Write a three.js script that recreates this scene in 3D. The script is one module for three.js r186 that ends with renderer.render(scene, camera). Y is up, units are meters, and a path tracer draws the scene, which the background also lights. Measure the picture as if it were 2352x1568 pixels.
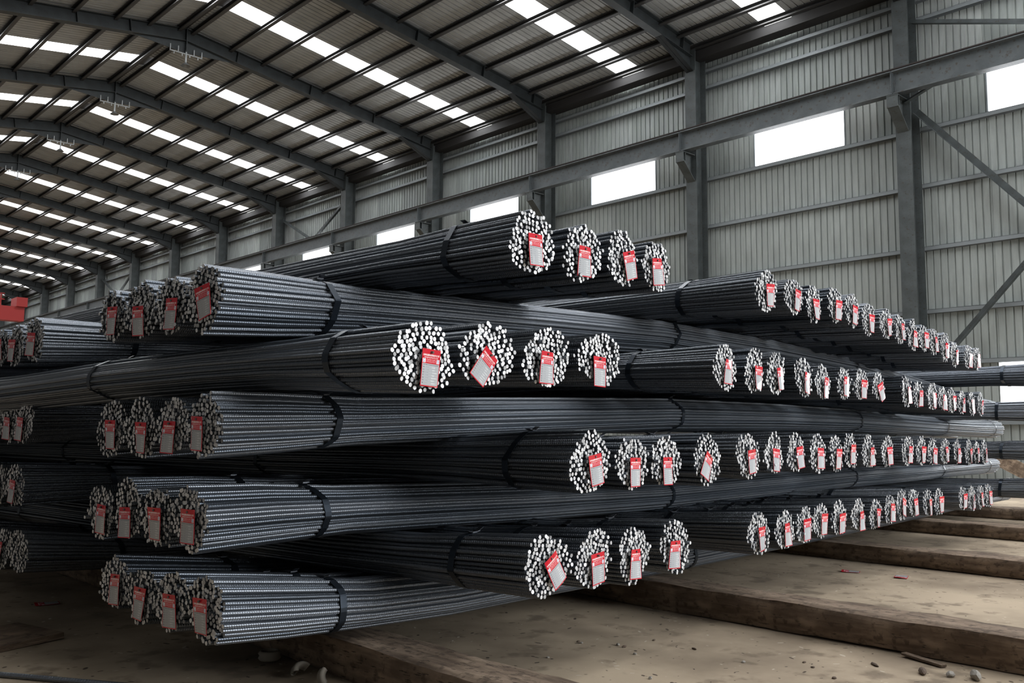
import * as THREE from 'three';
import { RectAreaLightUniformsLib } from 'three/addons/lights/RectAreaLightUniformsLib.js';
import { mergeGeometries } from 'three/addons/utils/BufferGeometryUtils.js';
import { RoundedBoxGeometry } from 'three/addons/geometries/RoundedBoxGeometry.js';

// ------------------------------------------------------------------ camera, sky, large lights, exposure
const scene = new THREE.Scene();
const renderer = new THREE.WebGLRenderer({ antialias: true });
renderer.toneMapping = THREE.LinearToneMapping;
renderer.toneMappingExposure = 1.32;
renderer.shadowMap.enabled = true;
const EYE = 1.02;
const camera = new THREE.PerspectiveCamera(41.09, 2352 / 1568, 0.05, 400);
camera.rotation.order = 'YXZ';
camera.position.set(0, EYE, 0);
camera.rotation.set(0.0979, -0.7525, 0.0056);
scene.background = new THREE.Color().setRGB(1.9, 1.95, 2.0);       // bright overcast sky, seen through the openings
RectAreaLightUniformsLib.init();
const SKYLIGHT = 11.0, WINDOWLIGHT = 5.0, GATELIGHT = 9.0;
function areaLight(name, x, y, z, tx, ty, tz, w, h, power, r = 1, g = 1, b = 1) {
  const l = new THREE.RectAreaLight(new THREE.Color().setRGB(r, g, b), power, w, h);
  l.name = name; l.position.set(x, y, z); l.lookAt(tx, ty, tz); l.castShadow = true;
  scene.add(l);
  return l;
}

// ------------------------------------------------------------------ small helpers
let seed = 12345;
const mul = (a) => () => { a |= 0; a = a + 0x6D2B79F5 | 0; let t = Math.imul(a ^ a >>> 15, 1 | a); t = t + Math.imul(t ^ t >>> 7, 61 | t) ^ t; return ((t ^ t >>> 14) >>> 0) / 4294967296; };
let rnd = mul(seed);
const rr = (a, b) => a + (b - a) * rnd();
const taken = {};
function numbered(n) { if (!(n in taken)) { taken[n] = 0; return n; } taken[n]++; return n + '_' + String(taken[n]).padStart(3, '0'); }
function tag(o, label, category, group, kind) {
  o.userData.label = label; o.userData.category = category;
  if (group) o.userData.group = group;
  if (kind) o.userData.kind = kind;
  return o;
}
function mesh(name, geo, mat, parent) {
  const m = new THREE.Mesh(geo, mat); m.name = parent ? name : numbered(name); m.castShadow = m.receiveShadow = true;
  (parent || scene).add(m);
  return m;
}
function group(name, label, category, grp, kind) {
  const g = new THREE.Group(); g.name = numbered(name); scene.add(g);
  return tag(g, label, category, grp, kind);
}
function box(x0, x1, y0, y1, z0, z1) {
  const g = new THREE.BoxGeometry(x1 - x0, y1 - y0, z1 - z0);
  g.translate((x0 + x1) / 2, (y0 + y1) / 2, (z0 + z1) / 2);
  const p = g.attributes.position, n = g.attributes.normal, uv = g.attributes.uv;      // uv in metres
  for (let i = 0; i < p.count; i++) {
    if (Math.abs(n.getX(i)) > .5) uv.setXY(i, p.getZ(i), p.getY(i));
    else if (Math.abs(n.getY(i)) > .5) uv.setXY(i, p.getX(i), p.getZ(i));
    else uv.setXY(i, p.getX(i), p.getY(i));
  }
  return g;
}
const merge = (l) => mergeGeometries(l.map((g) => (g.index ? g.toNonIndexed() : g)), false);
// an I-shaped bar between two points, web upright
function iBeam(a, b, depth, width, tw = 0.012, tf = 0.018, roll = 0) {
  const A = new THREE.Vector3(...a), B = new THREE.Vector3(...b), L = A.distanceTo(B);
  const parts = [box(-L / 2, L / 2, -depth / 2 + tf, depth / 2 - tf, -tw / 2, tw / 2), box(-L / 2, L / 2, depth / 2 - tf, depth / 2, -width / 2, width / 2), box(-L / 2, L / 2, -depth / 2, -depth / 2 + tf, -width / 2, width / 2)];
  return lay(merge(parts), A, B, roll);
}
function lay(g, A, B, roll = 0) {
  const d = B.clone().sub(A).normalize();
  let up = Math.abs(d.y) > .95 ? new THREE.Vector3(0, 0, 1) : new THREE.Vector3(0, 1, 0);
  const z = d.clone().cross(up).normalize(); up = z.clone().cross(d).normalize();
  if (roll) { up.applyAxisAngle(d, roll); z.applyAxisAngle(d, roll); }
  g.applyMatrix4(new THREE.Matrix4().makeBasis(d, up, z).setPosition(A.clone().add(B).multiplyScalar(.5)));
  return g;
}
function rod(a, b, r, sides = 8) {
  const A = new THREE.Vector3(...a), B = new THREE.Vector3(...b);
  const g = new THREE.CylinderGeometry(r, r, A.distanceTo(B), sides, 1); g.rotateZ(-Math.PI / 2);
  return lay(g, A, B);
}
function angleBar(a, b, s, t = .008, roll = 0) {
  const A = new THREE.Vector3(...a), B = new THREE.Vector3(...b), L = A.distanceTo(B);
  return lay(merge([box(-L / 2, L / 2, -s / 2, s / 2, -t / 2, t / 2), box(-L / 2, L / 2, -s / 2, -s / 2 + t, 0, s)]), A, B, roll);
}

// ------------------------------------------------------------------ procedural textures
function lattice(sd, n) { const r = mul(sd), a = new Float32Array(n * n); for (let i = 0; i < n * n; i++) a[i] = r(); return a; }
function fbm(size, base, oct, sd, sx = 1, sy = 1, gain = .55) {          // tiling value noise, 0..1
  const out = new Float32Array(size * size); let amp = 1, tot = 0;
  for (let o = 0; o < oct; o++) {
    const nx = Math.max(1, Math.round(base * sx * 2 ** o)), ny = Math.max(1, Math.round(base * sy * 2 ** o)), n = Math.max(nx, ny), L = lattice(sd + o * 17, n);
    for (let y = 0; y < size; y++) {
      const fy = y / size * ny, y0 = Math.floor(fy) % ny, y1 = (y0 + 1) % ny, ty = fy - Math.floor(fy), v = ty * ty * (3 - 2 * ty);
      for (let x = 0; x < size; x++) {
        const fx = x / size * nx, x0 = Math.floor(fx) % nx, x1 = (x0 + 1) % nx, tx = fx - Math.floor(fx), u = tx * tx * (3 - 2 * tx);
        const a = L[y0 * n + x0], b = L[y0 * n + x1], c = L[y1 * n + x0], d = L[y1 * n + x1];
        out[y * size + x] += amp * (a + (b - a) * u + (c - a) * v + (a - b - c + d) * u * v);
      }
    }
    tot += amp; amp *= gain;
  }
  for (let i = 0; i < out.length; i++) out[i] /= tot;
  return out;
}
function texture(size, fn, srgb = true, h = size) {
  const d = new Uint8Array(size * h * 4);
  for (let y = 0; y < h; y++) for (let x = 0; x < size; x++) {
    const c = fn(x, y, y * size + x), i = (y * size + x) * 4;
    for (let k = 0; k < 3; k++) d[i + k] = Math.max(0, Math.min(255, Array.isArray(c) ? c[k] : c));
    d[i + 3] = 255;
  }
  const t = new THREE.DataTexture(d, size, h, THREE.RGBAFormat);
  t.wrapS = t.wrapT = THREE.RepeatWrapping; t.magFilter = THREE.LinearFilter; t.minFilter = THREE.LinearMipmapLinearFilter; t.generateMipmaps = true;
  if (srgb) t.colorSpace = THREE.SRGBColorSpace;
  t.needsUpdate = true;
  return t;
}
const lerp3 = (a, b, t) => [a[0] + (b[0] - a[0]) * t, a[1] + (b[1] - a[1]) * t, a[2] + (b[2] - a[2]) * t];
const sstep = (a, b, x) => { const t = Math.max(0, Math.min(1, (x - a) / (b - a))); return t * t * (3 - 2 * t); };
const rep = (t, x, y) => { t.repeat.set(x, y); return t; };

// dusty concrete floor: 1024 px over 3 m
const n1 = fbm(1024, 4, 7, 11), n2 = fbm(1024, 24, 5, 77), n3 = fbm(1024, 3, 4, 501);
const speck = (() => {
  const a = new Float32Array(1024 * 1024), r = mul(99);
  for (let k = 0; k < 900; k++) {
    const cx = r() * 1024, cy = r() * 1024, q = .8 + r() * r() * 3.2, s = r() < .62 ? -1 : 1, L = 1 + r() * 2.5, an = r() * 3.1;
    for (let dy = -9; dy <= 9; dy++) for (let dx = -9; dx <= 9; dx++) {
      const u = (dx * Math.cos(an) + dy * Math.sin(an)) / L, v = -dx * Math.sin(an) + dy * Math.cos(an);
      if (u * u + v * v < q * q * .6) a[((Math.floor(cy) + dy + 1024) % 1024) * 1024 + (Math.floor(cx) + dx + 1024) % 1024] = s;
    }
  }
  return a;
})();
const floorMap = texture(1024, (x, y, i) => {
  let c = lerp3([122, 108, 91], [184, 167, 144], sstep(.3, .7, n1[i] * .6 + n3[i] * .4));
  c = lerp3(c, [92, 80, 66], sstep(.55, .8, n2[i]) * .5);
  if (speck[i] < 0) c = lerp3(c, [58, 47, 38], .75); else if (speck[i] > 0) c = lerp3(c, [205, 194, 178], .6);
  return c;
});
const floorBump = texture(1024, (x, y, i) => 110 + 60 * n1[i] + 50 * n2[i] + 30 * speck[i], false);
rep(floorMap, 1 / 3, 1 / 3); rep(floorBump, 1 / 3, 1 / 3);
// old squared timber: long grain, short checks
const w1 = fbm(512, 3, 6, 301, 1, 8), w2 = fbm(512, 5, 6, 331), w3 = fbm(512, 20, 4, 391);
const checks = (() => {
  const a = new Float32Array(512 * 512), r = mul(7);
  for (let k = 0; k < 130; k++) {
    const cx = r() * 512, cy = r() * 512, L = 5 + r() * 13, h = .4 + r() * .7;
    for (let dx = -L; dx <= L; dx++) for (let dy = -2; dy <= 2; dy++) if (Math.abs(dy) < h * (1 - (dx / L) ** 2) + .2) a[((Math.floor(cy + dy + dx * .06) + 1024) % 512) * 512 + (Math.floor(cx + dx) + 1024) % 512] = 1;
  }
  return a;
})();
const timberMap = texture(512, (x, y, i) => {
  let c = lerp3([96, 80, 66], [160, 140, 120], sstep(.25, .75, w1[i] * .55 + w2[i] * .45));
  c = lerp3(c, [70, 58, 47], sstep(.56, .78, w3[i]) * .55);
  if (checks[i]) c = lerp3(c, [44, 36, 30], .6);
  return c;
});
const timberBump = texture(512, (x, y, i) => 120 + 60 * w1[i] + 50 * w3[i] - 120 * checks[i], false);
// painted corrugated sheet with faint vertical streaks and grime blotches
const s1 = fbm(512, 6, 5, 611, 5, 1), s2 = fbm(512, 4, 6, 641);
const sheetMap = texture(512, (x, y, i) => { const v = .85 + .12 * (s1[i] - .5) + .14 * (s2[i] - .5); return [255 * v, 255 * v, 252 * v]; });
rep(sheetMap, .5, .35);
const steelNoise = texture(256, (() => { const a = fbm(256, 5, 6, 811), b = fbm(256, 18, 4, 851); return (x, y, i) => { const r = sstep(.62, .78, b[i]) * .5; const v = 200 + 70 * (a[i] - .5); return lerp3([v, v, v], [150, 112, 88], r); }; })());
// deformed-bar rib relief: one turn of the bar by 26 mm
const ribBump = texture(64, (x, y) => {
  const u = x / 64, v = y / 64, side = u < .5 ? 0 : 1, q = (u % .5) * 2, cres = Math.pow(Math.sin(Math.PI * q), .6);
  let p = (v * 2 + (side ? -.75 : .75) * q + side * .5) % 1; if (p < 0) p += 1;
  const d = Math.abs(p - .5), rib = cres * (1 - sstep(.09, .22, d)), lng = 1 - sstep(.03, .06, Math.min(q, 1 - q));
  return 255 * Math.max(rib, lng * .9);
}, false);

// ------------------------------------------------------------------ materials
const std = (r, g, b, rough, metal = 0, extra = {}) => new THREE.MeshStandardMaterial({ color: new THREE.Color().setRGB(r, g, b), roughness: rough, metalness: metal, ...extra });
const M = {
  floor: std(1.0, 1.0, 1.0, .95, 0, { map: floorMap, bumpMap: floorBump, bumpScale: .006 }),
  timber: std(.9, .9, .9, .92, 0, { map: timberMap, bumpMap: timberBump, bumpScale: .008 }),
  frame: std(.034, .042, .045, .62, .1, { map: rep(steelNoise.clone(), 1.2, 1.2) }),
  purlin: std(.035, .034, .034, .6, .1),
  girt: std(.2, .22, .23, .5, .3),
  crane: std(.15, .17, .18, .55, .2, { map: rep(steelNoise.clone(), .8, .8) }),
  rust: std(.03, .022, .02, .85),
  gutter: std(.02, .019, .019, .7),
  column: std(.085, .1, .102, .6, .1, { map: rep(steelNoise.clone(), 1.2, 1.2) }),
  red: std(.3, .014, .012, .6),
  roofs: [0, 1, 2].map((k) => std(.37 + .03 * k, .38 + .03 * k, .385 + .03 * k, .6, .1, { map: rep(sheetMap.clone(), .4, .5) })),
  walls: [[.36, .395, .39], [.41, .445, .44], [.315, .345, .345], [.49, .525, .52]].map((c) => std(...c, .6, .1, { map: sheetMap })),
  masonry: std(.12, .12, .118, .9),
  skylight: std(.9, .9, .9, .6, 0, { emissive: new THREE.Color().setRGB(1, 1, 1), emissiveIntensity: 2.2 }),
  strap: std(.035, .045, .06, .3, .75),
  buckle: std(.06, .065, .075, .35, .8),
  nail: std(.16, .15, .14, .5, .7),
  tagEdge: std(.5, .012, .022, .4),
  paper: std(.6, .6, .57, .7),
  wire: std(.25, .25, .25, .4, .9),
  stone: std(.3, .28, .25, .9),
  cast: std(.36, .34, .31, .75, .1),
  chip: std(.11, .08, .06, .95),
  lamp: std(.2, .21, .21, .5, .5),
};
const barMats = [[.17, .19, .22], [.215, .235, .265], [.13, .15, .178]].map((c) => std(...c, .36, .84, { bumpMap: ribBump, bumpScale: .0017 }));
const endMats = [[.64, .645, .655], [.4, .405, .41], [.77, .775, .78]].map((c) => std(...c, .42, .35));

// ------------------------------------------------------------------ the printed tag
const GLYPH = [
  [[5, .5, 5, 4.5], [2, 1.5, 3.2, 3.2], [8, 1.2, 6.8, 3.2], [.8, 4.6, 9.2, 4.6], [4, 4.6, 3.6, 7, 1, 9.5], [6.2, 4.6, 6.2, 8.8, 9.2, 8.8, 9.3, 7.5]],
  [[.8, 1.5, 3.8, 1.5, 3.8, 7.5, .8, 7.5, .8, 1.5], [.8, 4.5, 3.8, 4.5], [5.4, 1, 5.4, 6, 4.4, 9.5], [5.4, 1, 9, 1, 9, 9.3, 8, 9.3], [5.4, 3.6, 9, 3.6], [5.4, 6, 9, 6]],
  [[5, .3, .5, 4.5], [5, .3, 9.5, 4.5], [3, 4, 7, 4], [1.8, 6, 8.2, 6], [5, 4, 5, 9.3], [2.8, 7, 3.6, 8.6], [7.2, 7, 6.4, 8.6], [.8, 9.4, 9.2, 9.4]],
  [[1.5, .8, 9, .8, 9, 2.8, 1.5, 2.8], [1.5, .8, 1.5, 6, .6, 9.6], [3, 3.6, 8.6, 3.4], [3.2, 4.6, 8.6, 4.6, 8.6, 6.4, 3.2, 6.4, 3.2, 4.6], [5.9, 3.6, 5.9, 8.6], [2.8, 9.5, 2.8, 7.4, 9, 7.4, 9, 9.5], [4.2, 8.6, 7.4, 8.6]],
  [[.8, 2.2, 9.2, 2.2], [4.4, .4, 3.4, 4, .6, 6.8], [3.4, 4, 8, 4, 8, 9.4, 7, 9.4], [3.4, 4, 3.4, 9.6], [3.4, 5.8, 8, 5.8], [3.4, 7.4, 8, 7.4]],
  [[1, .8, 1, 9.6], [1, .8, 3.6, .8, 2.4, 4, 3.6, 5.6, 2.4, 6.6, 1.4, 6.2], [5, .8, 8.6, .8, 8.6, 4.6, 5, 4.6], [5, 2.7, 8.6, 2.7], [5, .8, 5, 9, 6.6, 8], [6.2, 4.6, 7.4, 7, 9.6, 9.4], [9, 5.2, 7.2, 6.6]],
  [[1.5, 1.2, 8.5, 1.2], [5, .3, 5, 4.2], [2.2, 2.7, 7.8, 2.7], [.8, 4.2, 9.2, 4.2], [2.4, 8, 2.4, 5.4, 7.6, 5.4, 7.6, 8], [5, 6, 4.6, 8, 1.6, 9.7], [5.6, 8, 8.6, 9.7]],
  [[3.2, .4, .6, 4.6], [2, 2.8, 2, 9.6], [9, 1, 4, 2], [3.4, 5, 9.6, 5], [6.5, 1.6, 6.5, 9], [4, 9, 9, 9]],
  [[3.6, .8, .8, 4.6], [6.2, .8, 9.4, 4.6], [4.8, 4.4, 2, 8.8, 8, 8.2], [6.6, 6.6, 8.6, 9.6]],
  [[1.2, 1, 8.8, 1, 8.8, 9.4, 7.4, 9.4], [1.2, 3.2, 7, 3.2], [1.8, 5, 6.4, 5, 6.4, 8.4, 1.8, 8.4, 1.8, 5]],
];
const TAGW = .086, TAGH = .128;
const tagTex = (() => {
  const W = 512, H = 768, cv = document.createElement('canvas'); cv.width = W; cv.height = H;
  const g = cv.getContext('2d'), r = mul(31);
  g.fillStyle = '#c80e26'; g.fillRect(0, 0, W, H);
  g.fillStyle = '#3a1410'; g.beginPath(); g.arc(W / 2, 58, 24, 0, 7); g.fill();
  g.strokeStyle = '#ffffff'; g.lineCap = 'round'; g.lineJoin = 'round'; g.lineWidth = 5.5;
  const cs = 44, x0 = 31;
  GLYPH.forEach((gl, k) => gl.forEach((st) => { g.beginPath(); for (let i = 0; i < st.length; i += 2) { const x = x0 + k * 45.5 + st[i] * cs / 10.6, y = 104 + st[i + 1] * cs / 10; if (i) g.lineTo(x, y); else g.moveTo(x, y); } g.stroke(); }));
  g.fillStyle = '#ffffff'; g.font = 'bold 31px sans-serif'; g.textAlign = 'center'; g.fillText('Guangming Metal Co.,Ltd', W / 2, 184, 380);
  g.fillRect(22, 200, 84, 84); g.fillRect(W - 92, 200, 70, 84);
  g.strokeStyle = '#3a4cae'; g.lineWidth = 9; g.beginPath(); g.ellipse(60, 243, 27, 32, .3, .9, 5.4); g.stroke();
  g.lineWidth = 7; g.beginPath(); g.moveTo(66, 246); g.lineTo(66, 268); g.moveTo(66, 252); g.quadraticCurveTo(84, 238, 86, 268); g.stroke();
  g.lineWidth = 7; g.beginPath(); g.ellipse(W - 57, 240, 22, 30, 0, 0, 7); g.stroke(); g.beginPath(); g.moveTo(W - 72, 222); g.bezierCurveTo(W - 30, 225, W - 84, 250, W - 42, 262); g.stroke();
  // fine print too small to read in the photograph: short strokes
  const dashes = (x, y, w, h, a) => { for (let q = x; q < x + w;) { const l = 4 + r() * 9; g.fillRect(q, y + (r() - .5) * h * .2, l, h * (a + r() * (1 - a))); q += l + 3 + r() * 5; } };
  g.fillStyle = '#f6c9cf'; for (let k = 0; k < 3; k++) dashes(122, 206 + k * 27, 285, 16, .5);
  g.fillStyle = '#b4b7bb'; g.fillRect(18, 300, W - 36, H - 322);
  g.fillStyle = '#55585f'; dashes(40, 318, 430, 18, .5);
  for (let k = 0; k < 7; k++) { const y = 362 + k * 54; g.fillStyle = '#5c5f66'; dashes(40, y, 46, 24, .7); g.fillStyle = '#7c7f86'; dashes(110, y + 6, 110, 10, .5); g.fillStyle = '#8c8d90'; g.fillRect(34, y + 38, W - 68, 3); g.fillStyle = '#dcdedf'; dashes(300 + r() * 30, y + 2, 60 + r() * 90, 28, .75); }
  const t = new THREE.CanvasTexture(cv); t.colorSpace = THREE.SRGBColorSpace; return t;
})();
M.tag = new THREE.MeshPhysicalMaterial({ map: tagTex, roughness: .6, specularIntensity: .35, clearcoat: .8, clearcoatRoughness: .05 });
function tagGeo(bend, twist) {                                       // thin bent card, hung from its hole at the top
  const g = new THREE.BoxGeometry(TAGW, TAGH, .0012, 6, 8, 1), p = g.attributes.position;
  for (let i = 0; i < p.count; i++) { const x = p.getX(i) / TAGW, y = p.getY(i) / TAGH; p.setZ(i, p.getZ(i) + bend * (.25 - x * x) * .02 + twist * x * y * .03 + bend * y * y * .012); }
  g.computeVertexNormals(); return g;
}
const tagGeos = [[.3, .2], [-.2, -.3], [.5, 0], [.1, .5], [-.35, .15], [.25, -.5]].map((a) => tagGeo(...a));
const tagMats = [M.tagEdge, M.tagEdge, M.tagEdge, M.tagEdge, M.tag, M.paper];
const nailGeo = new THREE.CylinderGeometry(.0045, .0035, .016, 8).rotateX(Math.PI / 2);

// ------------------------------------------------------------------ hall: frame lines every 6 m
const S0 = 8.893, BAY = 6, KA = -3, KB = 14, XW = 21.5, XR = 11.19, XL = -2.2, YR = 13.49, SLOPE = .138;
const sk = (k) => S0 + BAY * k, ZF = 12.2, ZB = -(sk(KB) + 3);
const roofY = (x) => YR - SLOPE * Math.abs(x - XR);
const LEFT_PUR = 17.6;

// floor
{
  const fl = mesh('floor', box(XL, XW + .2, -.25, 0, ZB, ZF), M.floor);
  tag(fl, 'dusty brown concrete floor under the rebar stacks', 'floor', null, 'structure');
}
// corrugated sheets: run along y, ribs across x, thin closed profile
function ribbed(width, length, ribs, h, th = .004) {
  const pts = [], w = width / ribs;
  for (let k = 0; k < ribs; k++) pts.push([k * w, 0], [k * w + w * .76, 0], [k * w + w * .81, h], [k * w + w * .94, h]);
  pts.push([width, 0]);
  const pos = [], uv = [], idx = [];
  for (let layer = 0; layer < 2; layer++) for (let k = 0; k < pts.length - 1; k++) {
    const [a, b] = [pts[k], pts[k + 1]], z = layer ? th : 0, base = pos.length / 3;
    pos.push(a[0], 0, a[1] + z, b[0], 0, b[1] + z, b[0], length, b[1] + z, a[0], length, a[1] + z);
    uv.push(a[0], 0, b[0], 0, b[0], length, a[0], length);
    if (layer) idx.push(base, base + 1, base + 2, base, base + 2, base + 3); else idx.push(base, base + 2, base + 1, base, base + 3, base + 2);
  }
  const g = new THREE.BufferGeometry();
  g.setAttribute('position', new THREE.Float32BufferAttribute(pos, 3)); g.setAttribute('uv', new THREE.Float32BufferAttribute(uv, 2)); g.setIndex(idx);
  const n = g.toNonIndexed(); n.computeVertexNormals(); return n;
}
// right wall of upright ribbed sheets with one window to a bay
const GIRT_Y = [1.3, 2.66, 3.86, 5.34, 6.83, 8.2, 9.62, 10.9, 11.4];
const WIN0 = 1.77, WIN1 = 4.35, SILL = 8.25, HEAD = 9.58;
const DOOR = [-.3, 7.27, 2.62, 1.62];                               // s0, s1, head and sill height of the low opening to the yard
{
  const wall = group('wall_right', 'grey ribbed sheet metal wall with girts and a row of high windows', 'wall', null, 'structure');
  const cache = {};
  const put = (s, w, y0, y1, m) => {
    if (y1 - y0 < .05 || w < .02) return;
    const key = w.toFixed(3) + '_' + (y1 - y0).toFixed(2);
    cache[key] ||= ribbed(w, y1 - y0, Math.max(1, Math.round(w / .165)), -.03);
    const p = mesh('cladding_sheet', cache[key], M.walls[m], wall);
    p.rotation.y = -Math.PI / 2; p.position.set(XW, y0, -s - w);       // local x runs towards +z, ribs stand out of the hall
  };
  const r = mul(4242), top = roofY(XW) + .05;
  for (let k = KA - 1; k <= KB; k++) {
    const a = Math.max(sk(k), -ZF), e = Math.min(sk(k + 1), -ZB);
    const cuts = [a]; for (const c of [sk(k) + WIN0, sk(k) + WIN1, DOOR[0], DOOR[1]]) if (c > a + .05 && c < e - .05) cuts.push(c);
    cuts.push(e); cuts.sort((p, q) => p - q);
    for (let q = 0; q < cuts.length - 1; q++) {
      const n = Math.max(1, Math.round((cuts[q + 1] - cuts[q]) / .9)), w = (cuts[q + 1] - cuts[q]) / n;
      for (let j = 0; j < n; j++) {
        const s = cuts[q] + j * w, mid = s + w / 2, win = mid > sk(k) + WIN0 && mid < sk(k) + WIN1, door = mid > DOOR[0] && mid < DOOR[1];
        const m = () => Math.floor(Math.min(.999, r() * r() * 1.25 + r() * .2) * 4);
        const low = m();
        if (door) put(s, w, 0, DOOR[3], low); put(s, w, door ? DOOR[2] : 0, SILL, low);
        if (!win) put(s, w, SILL, HEAD, m());
        put(s, w, HEAD, top, m());
      }
    }
  }
  for (const y of GIRT_Y) for (let k = KA - 1; k <= KB; k++) {         // C-shaped girts, one length to a bay
    const a = Math.max(sk(k), -ZF + .1), e = Math.min(sk(k + 1), -ZB);
    
    mesh('girt', merge([box(XW - .16, XW - .005, y, y + .014, -e, -a), box(XW - .16, XW - .145, y - .08, y + .014, -e, -a), box(XW - .02, XW - .005, y - .08, y, -e, -a)]), M.girt, wall);
  }
}
for (let k = KA; k <= KB; k++) {                                      // windows: bright daylight panes in thin frames
  const z0 = -(sk(k) + WIN1), z1 = -(sk(k) + WIN0), zc = (z0 + z1) / 2;
  const w = new THREE.Group(); w.name = 'window_' + (k - KA + 1); scene.add(w);
  tag(w, 'white daylight window high in the ribbed wall under the crane rail', 'window', 'high windows of the ribbed wall', 'structure');
  mesh('window_pane', box(XW + .02, XW + .035, SILL, HEAD, z0, z1), M.skylight, w);
  mesh('window_frame', merge([box(XW - .02, XW + .05, SILL - .03, SILL, z0 - .03, z1 + .03), box(XW - .02, XW + .05, HEAD, HEAD + .03, z0 - .03, z1 + .03), box(XW - .02, XW + .05, SILL, HEAD, z0 - .03, z0), box(XW - .02, XW + .05, SILL, HEAD, z1, z1 + .03)]), M.girt, w);
  areaLight('window_light', XW + .01, (SILL + HEAD) / 2, zc, XW - 1, (SILL + HEAD) / 2, zc, WIN1 - WIN0 - .04, HEAD - SILL - .04, WINDOWLIGHT, .93, .96, 1);
}
// roof: ribbed sheets, purlins, skylight panes in one strip to a bay and slope
const PUR_R = [11.42, 12.68, 13.8, 14.94, 16.12, 17.25, 18.34, 19.46, 20.27, 21.08];
const PUR_L = [10.96, 10.03, 9.05, 7.89, 6.75, 5.6, 4.45, 3.3, 2.15, 1, -.15, -1.3];
const strip = (k) => (k === 1 ? [sk(k) + 2.12, sk(k) + 2.96] : [sk(k) + 3.1, sk(k) + 3.92]);
{
  const roof = group('ceiling', 'pitched sheet metal roof with dark purlins and strips of white skylights', 'roof', null, 'structure');
  const r = mul(777), cache = {};
  const sheet = (side, s, w) => {
    const len = side > 0 ? Math.hypot(XW + .25 - XR, SLOPE * (XW + .25 - XR)) : Math.hypot(XR - XL, SLOPE * (XR - XL));
    const key = side + '_' + w.toFixed(3);
    if (!cache[key]) {
      const g = ribbed(w, len, Math.max(1, Math.round(w / .19)), .028);   // x across (z of hall), y along slope, ribs +z
      const al = Math.atan(SLOPE);
      // map (x, y, z) -> z, slope direction, up
      const ex = new THREE.Vector3(0, 0, side), ey = new THREE.Vector3(side * Math.cos(al), -Math.sin(al), 0), ez = new THREE.Vector3(side * Math.sin(al), Math.cos(al), 0);
      g.applyMatrix4(new THREE.Matrix4().makeBasis(ex, ey, ez));
      cache[key] = g;
    }
    const m = mesh('roof_sheet', cache[key], M.roofs[Math.floor(r() * 3)], roof);
    m.position.set(XR, YR, side > 0 ? -s - w : -s);
  };
  for (let k = KA - 1; k <= KB; k++) for (const side of [1, -1]) {
    const a = Math.max(sk(k), -ZF), e = Math.min(sk(k + 1), -ZB), [p, q] = strip(k);
    for (const [x, y] of [[a, p], [q, e]]) { if (y - x < .05) continue; const n = Math.max(1, Math.round((y - x) / .8)); for (let j = 0; j < n; j++) sheet(side, x + j * (y - x) / n, (y - x) / n); }
    if (p < a || q > e) { if (p < a && q > a) continue; }
    // skylight panes between the purlins
    const P = side > 0 ? [...PUR_R, XW + .2] : PUR_L.slice(0, 9);
    if (side < 0) { const L = (PUR_L[8] - XL) * Math.hypot(1, SLOPE), g = new THREE.BoxGeometry(L, .01, q - p), xm = (PUR_L[8] + XL) / 2, m = mesh('roof_sheet', g, M.roofs[1], roof); m.position.set(xm, roofY(xm) + .01, -(p + q) / 2); m.rotation.z = Math.atan(SLOPE); }
    for (let j = 0; j < P.length - 1; j++) {
      const xa = P[j], xb = P[j + 1], L = Math.abs(xb - xa) - .03;
      const g = new THREE.BoxGeometry(L * Math.hypot(1, SLOPE), .012, q - p);
      const m = mesh('skylight_panel', g, M.skylight, roof); m.position.set((xa + xb) / 2, roofY((xa + xb) / 2) + .012, -(p + q) / 2); m.rotation.z = -side * Math.atan(SLOPE);
    }
    const xa = P[0], xb = P[P.length - 1], xm = (xa + xb) / 2, al = Math.atan(SLOPE), ny = Math.cos(al), nx = side * Math.sin(al);
    areaLight('skylight_light', xm - nx * .012, roofY(xm) - .012, -(p + q) / 2, xm - nx, roofY(xm) - ny, -(p + q) / 2, q - p - .02, Math.abs(xb - xa) * Math.hypot(1, SLOPE), SKYLIGHT, .96, .98, 1);
  }
  for (const [P, side] of [[PUR_R, 1], [PUR_L, -1]]) for (const x of P) {   // C-shaped purlins the length of the hall
    const y = roofY(x) - .03, g = merge([box(.05, .058, -.15, 0, ZB, ZF), box(-.05, .05, -.01, 0, ZB, ZF), box(-.05, .05, -.15, -.14, ZB, ZF), box(-.05, -.044, -.14, -.12, ZB, ZF)]);
    const m = mesh('purlin', g, M.purlin, roof); m.position.set(x, y, 0); m.rotation.z = -side * Math.atan(SLOPE);
  }
  mesh('ridge_flashing', merge([box(XR - .28, XR + .28, YR - .01, YR + .0, ZB, ZF), box(XR - .35, XR + .35, YR + .05, YR + .07, ZB, ZF)]), M.purlin, roof);
  mesh('eave_gutter', merge([box(XW - .42, XW - .02, roofY(XW) - .42, roofY(XW) - .40, ZB, ZF), box(XW - .43, XW - .41, roofY(XW) - .42, roofY(XW) - .16, ZB, ZF)]), M.gutter, roof);
}
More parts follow.
